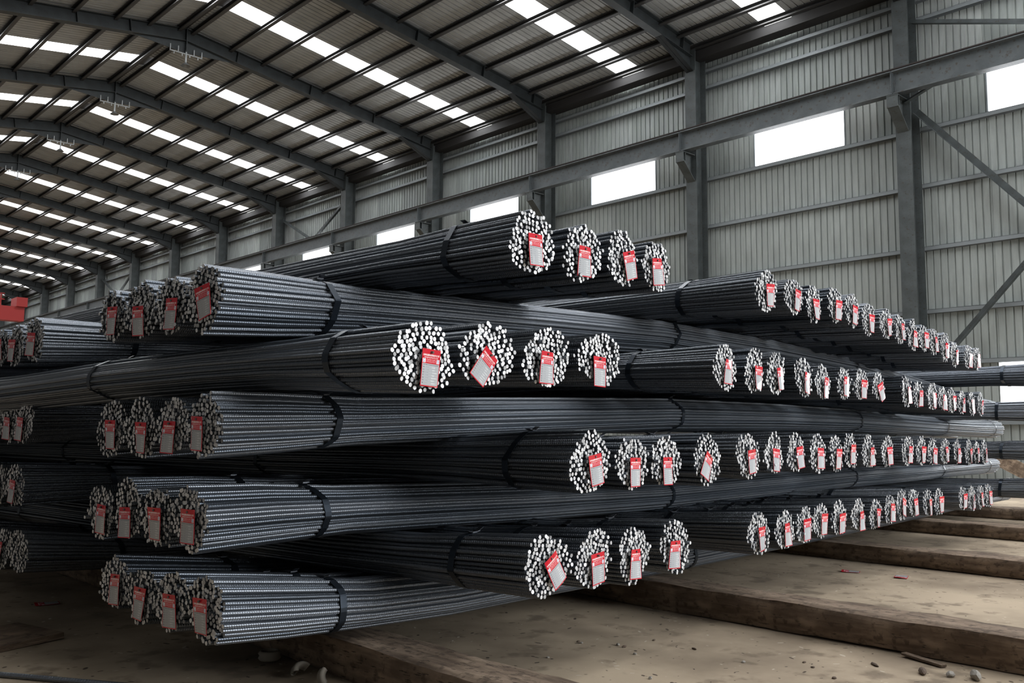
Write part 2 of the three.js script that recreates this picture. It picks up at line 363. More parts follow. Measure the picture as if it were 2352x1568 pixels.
// other walls, closed and thick
tag(mesh('wall_back', box(XL, XW + .2, 0, YR + .3, ZB - .2, ZB), M.masonry), 'far gable wall at the dim end of the hall', 'wall', null, 'structure');
tag(mesh('wall_left', box(XL - .2, XL, 0, roofY(XL) + .3, ZB, ZF), M.masonry), 'plain closed side wall opposite the windowed wall', 'wall', null, 'structure');
const GATE = [6.5, 14.5, 8.2];                                        // wide open gate in the near gable, behind the viewer
tag(mesh('wall_front', merge([box(XL, GATE[0], 0, YR + .3, ZF, ZF + .2), box(GATE[1], XW + .2, 0, YR + .3, ZF, ZF + .2), box(GATE[0], GATE[1], GATE[2], YR + .3, ZF, ZF + .2)]), M.masonry), 'near gable wall around the wide open lorry gate', 'wall', null, 'structure');
areaLight('gate_light', (GATE[0] + GATE[1]) / 2, GATE[2] / 2 + .1, ZF - .05, (GATE[0] + GATE[1]) / 2, GATE[2] / 2, ZF - 2, GATE[1] - GATE[0] - .1, GATE[2] - .3, GATELIGHT, .95, .98, 1);
areaLight('low_window_light', XW + .04, (DOOR[2] + DOOR[3]) / 2, -(DOOR[0] + DOOR[1]) / 2, XW - 1, (DOOR[2] + DOOR[3]) / 2, -(DOOR[0] + DOOR[1]) / 2, DOOR[1] - DOOR[0] - .05, DOOR[2] - DOOR[3] - .05, WINDOWLIGHT, .95, .98, 1);
// yard outside the openings
tag(mesh('yard_ground', merge([box(XW + .2, XW + 40, -.3, -.02, -60, 60), box(-30, XW + .2, -.3, -.02, ZF + .2, 60)]), std(.42, .41, .39, .95)), 'pale concrete yard outside the low opening', 'yard', null, 'structure');

// portal frames
const EAVE_IN = 20.85;
for (let k = KA; k <= KB; k++) {
  const z = -sk(k), f = group('portal_frame', 'dark grey steel portal frame with rafters, haunches and wall column', 'frame', 'portal frames of the hall', 'structure');
  const yb = (x) => roofY(x) - .29, dep = .4;
  mesh('rafter', iBeam([XR, yb(XR), z], [EAVE_IN, yb(EAVE_IN), z], dep, .24), M.frame, f);
  mesh('rafter', iBeam([XR, yb(XR), z], [XL + .05, yb(XL), z], dep, .24), M.frame, f);
  // column with its flanges across the wall
  mesh('column', iBeam([21.09, 0, z], [21.09, roofY(21.09) - .25, z], .5, .36, .014, .02, Math.PI / 2), M.column, f);
  // eave haunch and ridge haunch
  const haunch = new THREE.Shape([[19.4, yb(19.4) - .19], [20.85, yb(20.85) - .19], [20.85, yb(20.85) - .62]].map((p) => new THREE.Vector2(...p)));
  const hg = new THREE.ExtrudeGeometry(haunch, { depth: .014, bevelEnabled: false }); hg.translate(0, 0, z - .007);
  mesh('eave_haunch', merge([hg, iBeam([19.4, yb(19.4) - .19, z], [20.85, yb(20.85) - .62, z], .018, .24)]), M.frame, f);
  const rh = new THREE.Shape([[XR - 1.7, yb(XR - 1.7) - .19], [XR, yb(XR) - .17], [XR + 1.7, yb(XR + 1.7) - .19], [XR, yb(XR) - .56]].map((p) => new THREE.Vector2(...p)));
  const rg = new THREE.ExtrudeGeometry(rh, { depth: .02, bevelEnabled: false }); rg.translate(0, 0, z - .01);
  mesh('ridge_haunch', merge([rg, box(XR - .015, XR + .015, yb(XR) - .56, yb(XR) + .2, z - .14, z + .14)]), M.frame, f);
  // web stiffeners and splice plates
  for (const x of [XR - 3.2, XR - 1.7, XR + 1.7, XR + 4.4, XR + 7.0, XR + 9.2]) { const g = box(-.012, .012, -.2, .2, -.13, .13); const m = mesh('stiffener_plate', g, M.frame, f); m.position.set(x, yb(x), z); m.rotation.z = -Math.sign(x - XR) * Math.atan(SLOPE); }
  // crane bracket on the column
  const br = new THREE.Shape([[20.86, 8.78], [20.3, 8.78], [20.3, 8.55], [20.86, 8.02]].map((p) => new THREE.Vector2(...p)));
  const bg = new THREE.ExtrudeGeometry(br, { depth: .012, bevelEnabled: false }); bg.translate(0, 0, z - .006);
  mesh('crane_bracket', merge([bg, box(20.28, 20.86, 8.77, 8.79, z - .13, z + .13), lay(box(-.39, .39, -.009, .009, -.13, .13), new THREE.Vector3(20.3, 8.55, z), new THREE.Vector3(20.86, 8.02, z)), box(20.29, 20.31, 8.5, 8.79, z - .13, z + .13), box(20.42, 20.44, 8.55, 8.78, z - .11, z + .11)]), M.column, f);
  mesh('bracket_tie', merge([box(20.5, 20.9, 8.98, 9.0, z - .1, z - .08), box(20.5, 20.9, 8.98, 9.0, z + .08, z + .1), box(20.5, 20.9, 9.28, 9.3, z + .08, z + .1)]), M.frame, f);
}
// crane runway along the wall
{
  const c = group('crane_runway_beam', 'long grey crane runway girder with rusty rail along the ribbed wall', 'beam', null, 'structure');
  for (let k = KA - 1; k <= KB; k++) {
    const a = -Math.max(sk(k), -ZF + .1), e = -Math.min(sk(k + 1), -ZB), L = a - e, zc = (a + e) / 2;
    mesh('girder', merge([box(20.44, 20.456, 8.84, 9.34, e + .01, a - .01), box(20.28, 20.62, 9.33, 9.352, e + .01, a - .01), box(20.33, 20.57, 8.82, 8.842, e + .01, a - .01)]), M.crane, c);
    mesh('web_stiffener', box(20.3, 20.6, 8.85, 9.33, a - .03, a - .018), M.crane, c);
  }
  mesh('rail', merge([box(20.41, 20.49, 9.352, 9.365, ZB, ZF), box(20.44, 20.46, 9.365, 9.43, ZB, ZF), box(20.42, 20.48, 9.43, 9.46, ZB, ZF)]), M.rust, c);
}
// wall bracing
function brace(a, b, s, label) { const m = mesh('wall_brace', angleBar(a, b, s), M.column); tag(m, label, 'brace', 'diagonal wall braces', 'structure'); return m; }
brace([21.16, 8.55, -sk(0) + .2], [21.16, 2.0, -sk(-1) - .2], .14, 'grey diagonal brace descending from the crane bracket beside the low opening');
brace([21.16, 2.3, -sk(0) + .2], [21.16, 8.4, -sk(-1) - .2], .14, 'grey diagonal brace rising from the column foot beside the low opening');
brace([21.16, 10.75, -sk(0) + .2], [21.16, 8.9, -sk(-1) - .2], .12, 'upper grey brace between columns above the crane rail');
brace([20.8, 8.72, -sk(0) + .1], [20.6, 8.95, -sk(0) + 1.0], .09, 'short grey strut between bracket and crane girder');
for (const k of [4, 8]) {
  brace([21.16, 11.0, -sk(k) - .2], [21.16, 9.6, -sk(k) - 3], .1, 'dark brace falling to the middle of an upper wall bay');
  brace([21.16, 11.0, -sk(k + 1) + .2], [21.16, 9.6, -sk(k) - 3], .1, 'dark brace rising from the middle of an upper wall bay');
}
// ridge fittings: prong rack with a small hooded lamp under four frames
for (let k = 3; k <= 6; k++) {
  const z = -sk(k), y = roofY(XR) - .92, g = group('ridge_bracket', 'small grey pronged bracket with hooded lamp under the roof ridge', 'bracket', 'pronged brackets under the ridge');
  g.position.set(XR, y, z + .1);
  mesh('rack', merge([box(-.5, .5, -.015, .015, -.015, .015), ...[-.5, -.25, .25, .5].map((x) => box(x - .015, x + .015, -.02, .2, -.015, .015)), ...[-.38, -.12, .12, .38].map((x) => box(x - .012, x + .012, -.09, .0, -.012, .012))]), M.lamp, g);
  mesh('stem', box(-.02, .02, -.28, .12, -.02, .02), M.lamp, g);
  const hood = new THREE.CylinderGeometry(.04, .15, .1, 16, 1, true); hood.translate(0, -.33, 0);
  const hm = mesh('lamp_hood', hood, new THREE.MeshStandardMaterial({ color: 0x6a6c6c, roughness: .5, metalness: .4, side: THREE.DoubleSide }), g);
  hm.castShadow = true;
}
// red overhead crane far down the hall
{
  const g = group('overhead_crane', 'red overhead travelling crane far down the hall', 'crane'); g.position.set(9.6, 7.5, -60);
  mesh('box_girder', box(-9, 6.1, -.1, .75, -.4, .4), M.red, g);
  mesh('end_carriage', box(5.6, 6.2, .75, 1.3, -.6, .6), M.red, g);
  mesh('hoist_trolley', merge([box(3.3, 4.4, .75, 1.3, -.5, .5)]), M.red, g);
  for (let x = -8; x <= 5; x += 1.6) mesh('rail_post', box(x - .03, x + .03, .75, 1.5, .35, .41), M.red, g);
  mesh('handrail', merge([box(-8, 5, 1.45, 1.5, .35, .41), box(-8, 5, 1.1, 1.15, .35, .41)]), M.red, g);
}
// timber sleepers on the floor, parallel to the wall
function sleeper(x, width, z0, z1, h, label) {
  const L = z0 - z1, g = new THREE.BoxGeometry(width, h, L, 8, 5, Math.round(L * 14)), p = g.attributes.position, r = mul(Math.round(x * 1000));
  const nz = (a, b) => Math.sin(a * 3.1 + b) * .5 + Math.sin(a * 7.7 + b * 2.3) * .3 + Math.sin(a * 17.3 + b * 5.1) * .2 + Math.sin(a * 41 + b * 3) * .12;
  for (let i = 0; i < p.count; i++) {
    const X = p.getX(i) / (width / 2), Y = p.getY(i) / (h / 2), Z = p.getZ(i);
    const edge = Math.max(0, Math.abs(X) - .7) / .3 * Math.max(0, Math.abs(Y) - .5) / .5, n = nz(Z, x * 3 + Math.sign(X) * 1.3);
    p.setX(i, p.getX(i) - Math.sign(X) * edge * (.009 + .009 * n) + .006 * nz(Z * .6, x + Y));
    p.setY(i, Math.min(h / 2 + .001, p.getY(i) - Math.sign(Y) * edge * (.006 + .007 * n) - (Y > .9 ? .004 * (1 + nz(Z * 2, X * 2 + x)) : 0)));
  }
  const uv = g.attributes.uv, nn = g.attributes.normal;
  for (let i = 0; i < p.count; i++) { const ax = Math.abs(nn.getX(i)), ay = Math.abs(nn.getY(i)); uv.setXY(i, (p.getZ(i) + x) / .62, (ax > .5 ? p.getY(i) + x : ay > .5 ? p.getX(i) + x * .7 : p.getX(i)) / .62); if (ax < .5 && ay < .5) uv.setXY(i, p.getX(i) / .62, p.getY(i) / .62); }
  g.computeVertexNormals();
  const m = mesh('timber_sleeper', g, M.timber); m.position.set(x, h / 2, (z0 + z1) / 2);
  return tag(m, label, 'timber', 'timber sleepers carrying the stack');
}
sleeper(2.27, .27, -.6, -13.5, .16, 'worn timber sleeper under the tag ends of the crosswise bundles');
sleeper(4.43, .27, -.3, -13.5, .16, 'long worn timber sleeper under the gap between two bundle groups');
sleeper(7.2, .28, -.4, -13.5, .14, 'worn timber sleeper under the middle of the second bundle group');
sleeper(9.7, .28, -.8, -13.5, .14, 'worn timber sleeper under the far part of the second bundle group');
sleeper(12, .28, -1.5, -13.5, .14, 'worn timber sleeper under the far ends of the crosswise bundles');

// ------------------------------------------------------------------ rebar bundles
const TH = .1147, CT = Math.cos(TH), ST = Math.sin(TH), RB = .0087;
const world = (u, y, w) => new THREE.Vector3(u * CT - w * ST, y, -(u * ST + w * CT));
// loose packings of bar centres in a unit disc
const packs = [];
for (let q = 0; q < 9; q++) {
  const r = mul(900 + q * 13), n = 158 + Math.floor(r() * 14), P = [];
  for (let i = 0; i < n; i++) { const a = r() * 6.283, d = Math.sqrt(r()) * .95; P.push([d * Math.cos(a), d * Math.sin(a)]); }
  const D = 2 * RB / .125 * .96;
  for (let it = 0; it < 110; it++) {
    for (let i = 0; i < n; i++) for (let j = i + 1; j < n; j++) {
      const dx = P[j][0] - P[i][0], dy = P[j][1] - P[i][1], d2 = dx * dx + dy * dy;
      if (d2 < D * D && d2 > 1e-9) { const d = Math.sqrt(d2), k = (D - d) / d * .5; P[i][0] -= dx * k; P[i][1] -= dy * k; P[j][0] += dx * k; P[j][1] += dy * k; }
    }
    const pull = it < 80 ? .012 : .003;
    for (const p of P) { p[0] *= 1 - pull; p[1] *= 1 - pull; }
  }
  const ph = r() * 6.28, ph2 = r() * 6.28;
  let mx = 0; for (const p of P) mx = Math.max(mx, Math.hypot(...p));
  for (const p of P) { const a = Math.atan2(p[1], p[0]), f = (1 - RB / .125) / mx * (1 + .07 * Math.sin(2 * a + ph) + .06 * Math.sin(3 * a + ph2)); p[0] = p[0] * f + (r() - .5) * .014; p[1] = p[1] * f + (r() - .5) * .014; }
  const sect = new Float32Array(24);
  const sec = (p) => Math.floor((Math.atan2(p[1], p[0]) / 6.2832 + 1) * 24) % 24;
  for (const p of P) sect[sec(p)] = Math.max(sect[sec(p)], Math.hypot(...p));
  for (const p of P) p.shell = Math.hypot(...p) > sect[sec(p)] - .2;
  packs.push(P);
}
function pathAt(path, t) {                                          // Catmull-Rom through [t, dy]
  let i = 0; while (i < path.length - 2 && t > path[i + 1][0]) i++;
  const p1 = path[i], p2 = path[i + 1], p0 = path[i - 1] || p1, p3 = path[i + 2] || p2, h = p2[0] - p1[0], q = Math.max(0, Math.min(1, (t - p1[0]) / h));
  const m1 = (p2[1] - p0[1]) / Math.max(1e-6, p2[0] - p0[0]) * h, m2 = (p3[1] - p1[1]) / Math.max(1e-6, p3[0] - p1[0]) * h, q2 = q * q, q3 = q2 * q;
  return (2 * q3 - 3 * q2 + 1) * p1[1] + (q3 - 2 * q2 + q) * m1 + (-2 * q3 + 3 * q2) * p2[1] + (q3 - q2) * m2;
}
function hull(pts) {
  pts.sort((a, b) => a[0] - b[0] || a[1] - b[1]);
  const cr = (o, a, b) => (a[0] - o[0]) * (b[1] - o[1]) - (a[1] - o[1]) * (b[0] - o[0]);
  const half = (l) => { const h = []; for (const p of l) { while (h.length > 1 && cr(h[h.length - 2], h[h.length - 1], p) <= 1e-9) h.pop(); h.push(p); } h.pop(); return h; };
  return [...half(pts), ...half([...pts].reverse())];
}
const buckleGeo = (() => { const g = merge([box(-.02, .02, .0, .006, -.013, .013), box(.012, .03, .004, .009, -.016, .016), (() => { const g = box(0, .05, 0, .0015, -.013, .013); g.rotateZ(.5); g.translate(.015, .002, 0); return g; })(), (() => { const g = box(-.035, 0, 0, .0015, -.013, .013); g.rotateZ(-.35); g.translate(-.015, .002, 0); return g; })()]); g.scale(.75, .6, 1); return g; })();

function bundle(o) {
  const { dir, u, y, w, path, len } = o, r = mul(Math.round(u * 991 + y * 7717 + w * 137) + (dir === 'B' ? 5 : 0));
  const R = .129 * (o.hf || 1), wf = o.wf || 1.12, pack = packs[Math.floor(r() * packs.length)], mir = r() < .5 ? -1 : 1, rot = (r() - .5) * 6.28, near = o.near;
  const g = group('rebar_bundle', o.label, 'rebar bundle', o.group);
  g.position.copy(world(u, y - R, w)); g.rotation.y = dir === 'A' ? TH : TH - Math.PI / 2;
  const ts = near ? [0, .3, .7, 1.2, 2, 3.2, 4.8, 6.6, 8.6, 10.6, len] : [0, .7, 1.6, 3.2, 5.5, 8.5, len];
  const tsIn = near ? [0, .3, .7, 2, 4.8, 8.6, len] : ts;
  const sq = (t) => { const a = sstep(.05, .75, t), b = dir === 'B' ? 1 - sstep(len - .9, len - .1, t) : 1; return a * b; };
  const flat = o.flat || .8, vs = (t) => 1 - (1 - flat) * sq(t), hs = (t) => wf * (1 + .06 * sq(t));
  const cR = Math.cos(rot), sR = Math.sin(rot);
  const centre = (b, t) => {
    const wob = .0045 * Math.sin(t * b.f + b.ph) * Math.min(1, t);
    return [b.x * R * hs(t) + wob, R + b.y * R * vs(t) + pathAt(path, t) + wob * .6];
  };
  const bars = pack.map((p) => ({ x: (p[0] * cR - p[1] * sR) * mir, y: p[0] * sR + p[1] * cR, shell: p.shell, f: .5 + r() * .9, ph: r() * 6.28, z: (r() - .5) * .018 + (r() < .04 ? (r() - .5) * .05 : 0), roll: r(), tx: (r() - .5) * .55, ty: (r() - .5) * .55, m: Math.floor(r() * 3), e: r() < .24 ? 1 : r() < .5 ? 0 : 2 }));
  const geo = (list) => {
    const pos = [], nor = [], uv = [], side = [], caps = [[], [], []];
    for (const b of list) {
      const S = near ? (b.shell ? 8 : 7) : (b.shell ? 6 : 5), base = pos.length / 3, tv = (b.shell ? ts : tsIn).map((t, i) => (i === 0 ? b.z : t));
      tv.forEach((t, i) => {
        const [cx, cy] = centre(b, Math.max(0, t));
        for (let k = 0; k <= S; k++) { const a = k / S * 6.28319; pos.push(cx + RB * Math.cos(a), cy + RB * Math.sin(a), -t); nor.push(Math.cos(a), Math.sin(a), 0); uv.push(k / S + b.roll, t / .02 + b.roll * 3); }
        if (i) for (let k = 0; k < S; k++) { const p = base + (i - 1) * (S + 1) + k, q = p + S + 1; side.push(p, q, p + 1, p + 1, q, q + 1); }
      });
      for (const end of [0, 1]) {                                   // sheared ends, each face tilted a little its own way
        const t = tv[end ? tv.length - 1 : 0], [cx, cy] = centre(b, Math.max(0, t)), n = new THREE.Vector3(b.tx * .4, b.ty * .4, end ? -1 : 1).normalize(), c0 = pos.length / 3;
        const zz = (dx, dy) => -t + (end ? 1 : -1) * (b.tx * dx + b.ty * dy) * .5 + (end ? -.0005 : .0005);
        pos.push(cx, cy, zz(0, 0) + (end ? -.001 : .001)); nor.push(n.x, n.y, n.z); uv.push(.5, .5);
        for (let k = 0; k < S; k++) { const a = k / S * 6.28319, q = near ? 1 - .16 * ((b.roll * 97 * (k + 1) * (k + 3)) % 1) : 1, dx = RB * q * Math.cos(a), dy = RB * q * Math.sin(a); pos.push(cx + dx, cy + dy, zz(dx, dy)); nor.push(n.x, n.y, n.z); uv.push(.5, .5); }
        for (let k = 0; k < S; k++) { const a = c0 + 1 + k, q = c0 + 1 + (k + 1) % S; if (end) caps[b.e].push(c0, q, a); else caps[b.e].push(c0, a, q); }
      }
    }
    const G = new THREE.BufferGeometry();
    G.setAttribute('position', new THREE.Float32BufferAttribute(pos, 3)); G.setAttribute('normal', new THREE.Float32BufferAttribute(nor, 3)); G.setAttribute('uv', new THREE.Float32BufferAttribute(uv, 2));
    const idx = [...side]; G.addGroup(0, side.length, 0); let mi = 1;
    for (const c of caps) { if (c.length) { G.addGroup(idx.length, c.length, mi++); for (const v of c) idx.push(v); } }
    G.setIndex(idx);
    return [G, caps.map((c) => c.length > 0)];
  };
  if (near) for (const b of bars) { const [G, has] = geo([b]); mesh('bar', G, [barMats[b.m], ...endMats.filter((_, k) => has[k])], g); }
  else { const [G, has] = geo(bars); const m = mesh('bars', G, [barMats[bars.length % 3], ...endMats.filter((_, k) => has[k])], g); m.userData.kind = 'stuff'; }
  // straps
  for (const t0 of o.straps) {
    const t = t0 + (r() - .5) * .05, pts = [];
    for (const b of bars) if (b.shell) { const [cx, cy] = centre(b, t); for (let k = 0; k < 8; k++) pts.push([cx + (RB + .0016) * Math.cos(k * .7854), cy + (RB + .0016) * Math.sin(k * .7854)]); }
    const H = hull(pts), pos = [], idx = [], n = H.length, hw = .016;
    const slant = (r() - .5) * .04;
    for (const [dz, off] of [[-hw, 0], [hw, 0], [hw, .0018], [-hw, .0018]]) for (let k = 0; k < n; k++) { const a = H[k], d = Math.hypot(a[0], a[1] - R - pathAt(path, t)) || 1; pos.push(a[0] * (1 + off / d), a[1] + (a[1] - R - pathAt(path, t)) * off / d, -t + dz + slant * (a[1] - R) / R); }
    for (const [A, B] of [[2, 3], [1, 2], [3, 0]]) for (let k = 0; k < n; k++) { const k2 = (k + 1) % n; idx.push(A * n + k, A * n + k2, B * n + k, A * n + k2, B * n + k2, B * n + k); }
    const G = new THREE.BufferGeometry(); G.setAttribute('position', new THREE.Float32BufferAttribute(pos, 3)); G.setIndex(idx);
    const GG = G.toNonIndexed(); GG.computeVertexNormals();
    const s = mesh('strap', GG, M.strap, g);
    if (near || o.buckles) { let top = H[0]; for (const p of H) if (p[1] > top[1]) top = p; const b = mesh('buckle', buckleGeo, M.buckle, s); b.position.set(top[0], top[1] + .002, -t); b.rotation.y = (r() - .5) * .5; b.rotation.z = (r() - .5) * .2; }
  }
  // tag wired to the face
  if (o.tag !== null) {
    const [dx, dy, ang] = o.tag || [(r() - .5) * .03, -.03 + (r() - .5) * .02, (r() - .5) * (r() < .15 ? 50 : 12)];
    const m = mesh('tag', tagGeos[Math.floor(r() * tagGeos.length)], tagMats, g);
    m.userData.label = 'red and white printed tag';
    m.position.set(dx, R + dy, .022); m.rotation.set((r() - .42) * .14, (r() - .5) * .2, -ang * Math.PI / 180);
    if (near) { const nl = mesh('nail', nailGeo, M.nail, m); nl.position.set(0, TAGH / 2 - .0105, -.001); nl.rotation.set(.2 * (r() - .5), .3, 0); nl.userData.label = 'grey nail through the tag hole'; }
  }
  return g;
}
const ORD = ['first', 'second', 'third', 'fourth', 'fifth', 'sixth', 'seventh', 'eighth', 'ninth', 'tenth', 'eleventh', 'twelfth', 'thirteenth', 'fourteenth', 'fifteenth', 'sixteenth'];
const LEVEL = { 4: 'topmost', 3: 'second highest', 2: 'third highest', 1: 'lowest' };
// lengthwise layers: bright ends towards the gate.  [u, height, size]
const LENGTHWISE = {
  4: [[2.76, 1.76, 1.02], [3.1, 1.77, 1.02], [3.4, 1.79, 1.02], [3.69, 1.8, 1], [4.9, 1.83, 1.04], [5.28, 1.84, .96], [5.58, 1.83, .96], [5.95, 1.86, 1], [6.25, 1.86, 1.02], [6.57, 1.83, .94], [6.95, 1.83, 1], [7.27, 1.82, 1], [7.57, 1.8, 1], [7.86, 1.8, 1], [8.15, 1.79, .96], [8.47, 1.77, 1.04], [8.76, 1.73, .92], [9.23, 1.73, .96], [9.54, 1.74, .96], [11.62, 1.7, .98], [11.95, 1.69, .98]],
  3: [[2.17, 1.27, .96], [2.5, 1.3, 1.04], [2.85, 1.31, 1], [3.22, 1.33, 1], [4.37, 1.36, .97], [4.71, 1.36, 1.03], [5.0, 1.36, 1], [5.39, 1.36, 1], [5.69, 1.34, .88], [6.05, 1.35, .9], [6.38, 1.35, .92], [6.74, 1.35, .88], [7.37, 1.34, .96], [7.66, 1.33, .9], [8.03, 1.33, .95], [8.33, 1.32, .92], [8.62, 1.31, .92], [8.93, 1.3, .88], [9.27, 1.3, .9], [9.6, 1.3, .9], [11.22, 1.26, .9], [11.55, 1.26, .9]],
  2: [[3.15, .89, 1.05], [3.47, .88, 1.02], [3.76, .88, 1.04], [4.16, .88, 1.02], [4.62, .89, 1], [4.94, .9, .94], [5.25, .9, .92], [5.58, .89, .96], [5.88, .89, 1], [6.14, .9, 1.02], [6.49, .89, 1], [6.87, .89, .97], [7.35, .89, .97], [7.68, .88, .94], [7.98, .87, .94], [8.35, .87, .94], [8.72, .86, .93], [9.1, .85, .95], [9.38, .85, .93], [9.65, .84, .95], [11.4, .84, .93], [11.75, .84, .93]],
  1: [[2.86, .5, 1.04], [3.17, .49, 1.03], [3.48, .48, 1], [3.84, .48, 1.02], [4.73, .47, .97], [5.07, .46, 1], [5.35, .47, .94], [5.6, .48, .98], [5.9, .48, .96], [6.25, .47, .94], [6.58, .46, .9], [6.89, .47, .9], [7.16, .49, .92], [7.44, .49, .92], [7.8, .47, .92], [8.11, .46, .93], [8.84, .45, .92], [9.14, .43, .92], [9.45, .43, .9], [9.75, .43, .95], [11.4, .43, .93], [11.75, .43, .93]],
};
const WIDTH = { 4: [1.18, 1.16, 1.07, 1.13], 3: [1.4, 1.26, 1.32, 1.34], 2: [1.18, 1.08, 1.12, 1.2], 1: [1.17, 1.06, 1.1, 1.11] };
const TAGS_A = {
  4: [[-.007, -.031, -2], [-.02, -.039, -1], [.034, -.025, -15], [-.021, -.032, -7]],
  3: [[.012, -.038, 3], [-.044, -.047, 36], [-.026, -.041, 2], [-.03, -.057, 2]],
  2: [[.01, -.029, -9], [-.009, -.039, 1], [-.021, -.042, 1], [-.042, -.029, 30]],
  1: [[.02, -.021, -30], [.003, -.036, -6], [-.022, -.038, 3], [-.045, -.03, 2]],
};
const PATH_A = { 4: [[0, 0], [1, -.005], [2, -.02], [3.4, -.06], [5, -.1], [8, -.13], [12, -.14]], 3: [[0, 0], [1, .005], [2, -.01], [3.4, -.05], [6, -.06], [12, -.07]], 2: [[0, 0], [1, -.005], [2, -.015], [4, -.02], [12, -.03]], 1: [[0, 0], [1, -.03], [2, -.04], [4, -.05], [12, -.06]] };
for (const lv of [4, 3, 2, 1]) LENGTHWISE[lv].forEach(([u, y, hf], i) => {
  const near = i < 4, n = LENGTHWISE[lv].length, third = u > 10.5, second = !near && !third;
  const j = near ? i : third ? i - n + 2 : i - 4;
  const label = near ? `steel rebar bundle, ${LEVEL[lv]} row of bright tagged ends, ${ORD[j]} from the stack corner`
    : second ? `steel rebar bundle in the ${LEVEL[lv]} row of bright ends, ${ORD[j]} beyond the gap` : `rebar bundle of the ${LEVEL[lv]} bright row, ${ORD[j]} past the far gap`;
  const gaps = LENGTHWISE[lv].filter((_, q) => q !== i).map((b) => Math.abs(b[0] - u)), fit = Math.min(...gaps) / (.258 * hf) / 1.08;
  bundle({ dir: 'A', u, y, w: third ? 1.95 : 2.237, hf, wf: near ? Math.min(WIDTH[lv][i], Math.max(1, fit * 1.06)) : Math.max(.86, Math.min(1.12, fit)), near, path: PATH_A[lv], len: 12, straps: near ? [.36, 2.15, 4.6, 8] : [.5, 2.4, 6], buckles: second && i < 12, tag: near ? TAGS_A[lv][i] : undefined, label, group: `lengthwise rebar bundles of the ${LEVEL[lv]} row`, flat: .78 });
});
// crosswise layers: duller ends at the side of the stack.  [u, height, w, size]
const CROSSWISE = {
  4: [[1.87, 1.52, 3.13, 1.02], [1.91, 1.52, 3.44, 1.06], [1.94, 1.53, 3.75, 1.06], [1.97, 1.53, 4.06, 1.04], [2.12, 1.51, 5.27, .98], [2.16, 1.5, 5.62, .96], [2.2, 1.51, 5.94, .96]],
  3: [[1.87, 1.03, 3.09, 1], [1.9, 1.03, 3.37, 1], [1.93, 1.02, 3.68, 1.03], [1.97, 1.02, 4.02, 1.03], [2.12, 1.05, 5.34, .93], [2.16, 1.05, 5.63, .93], [2.2, 1.05, 5.94, .93]],
  2: [[1.87, .68, 3.17, 1.01], [1.91, .67, 3.48, 1.05], [1.95, .68, 3.8, 1.02], [1.98, .65, 4.11, .98], [2.14, .7, 5.47, .98], [2.17, .69, 5.78, 1], [2.2, .69, 6.1, 1]],
  1: [[1.86, .37, 3.02, .97], [1.89, .36, 3.32, .96], [1.93, .34, 3.62, .95], [1.96, .36, 3.91, .95], [2.13, .35, 5.35, .97], [2.16, .34, 5.64, .98], [2.2, .34, 5.95, .98]],
};
for (const [lv, y, w0] of [[4, 1.49, 6.27], [3, 1.04, 6.26], [2, .68, 6.42], [1, .34, 6.27]]) for (let k = 0; k < 5; k++) CROSSWISE[lv].push([2.24 + .02 * k, y, k ? 7.6 + .31 * k : w0, .97]);
const TAGS_B = {
  4: [[.03, -.02, -14], [.032, -.038, 3], [.018, -.05, 2], [.028, -.024, 2]],
  3: [[-.021, -.026, 2], [-.003, -.042, 2], [.036, -.036, 2], [.027, -.026, 1]],
  2: [[.021, -.021, 1], [.016, -.025, 1], [.015, -.055, -2], [.045, -.032, 3]],
  1: [[-.005, -.02, -1], [.03, -.03, -1], [.021, -.025, 2], [.041, -.024, -3]],
};
const PATH_B = { 4: [[0, 0], [.5, .02], [2, .08], [3.5, .13], [6.5, .11], [9.9, -.07], [12, -.17]], 3: [[0, 0], [.5, .015], [2, .06], [3.6, .1], [6.7, .1], [9.6, .06], [12, .05]], 2: [[0, 0], [.5, 0], [3.1, -.06], [6, -.06], [9, -.08], [12, -.08]], 1: [[0, 0], [.5, -.05], [1, -.085], [2.2, -.1], [4, -.125], [8, -.13], [12, -.13]] };
for (const lv of [4, 3, 2, 1]) CROSSWISE[lv].forEach(([u, y, w, hf], i) => {
  const near = i < 4, j = near ? i : i - 4;
  const label = near ? `crosswise rebar bundle, ${LEVEL[lv]} row of dull tagged ends, ${ORD[j]} from the corner` : `crosswise rebar bundle, ${LEVEL[lv]} row of the rear group, ${ORD[j]} from its front`;
  bundle({ dir: 'B', u, y, w, hf, wf: 1.08, near, path: PATH_B[lv], len: 12.1, straps: [.53, 3.35, 6.6, 9.4, 11.6], buckles: true, tag: near ? TAGS_B[lv][i] : lv === 1 && i === 4 ? null : undefined, label, group: `crosswise rebar bundles of the ${LEVEL[lv]} row`, flat: .8 });
});

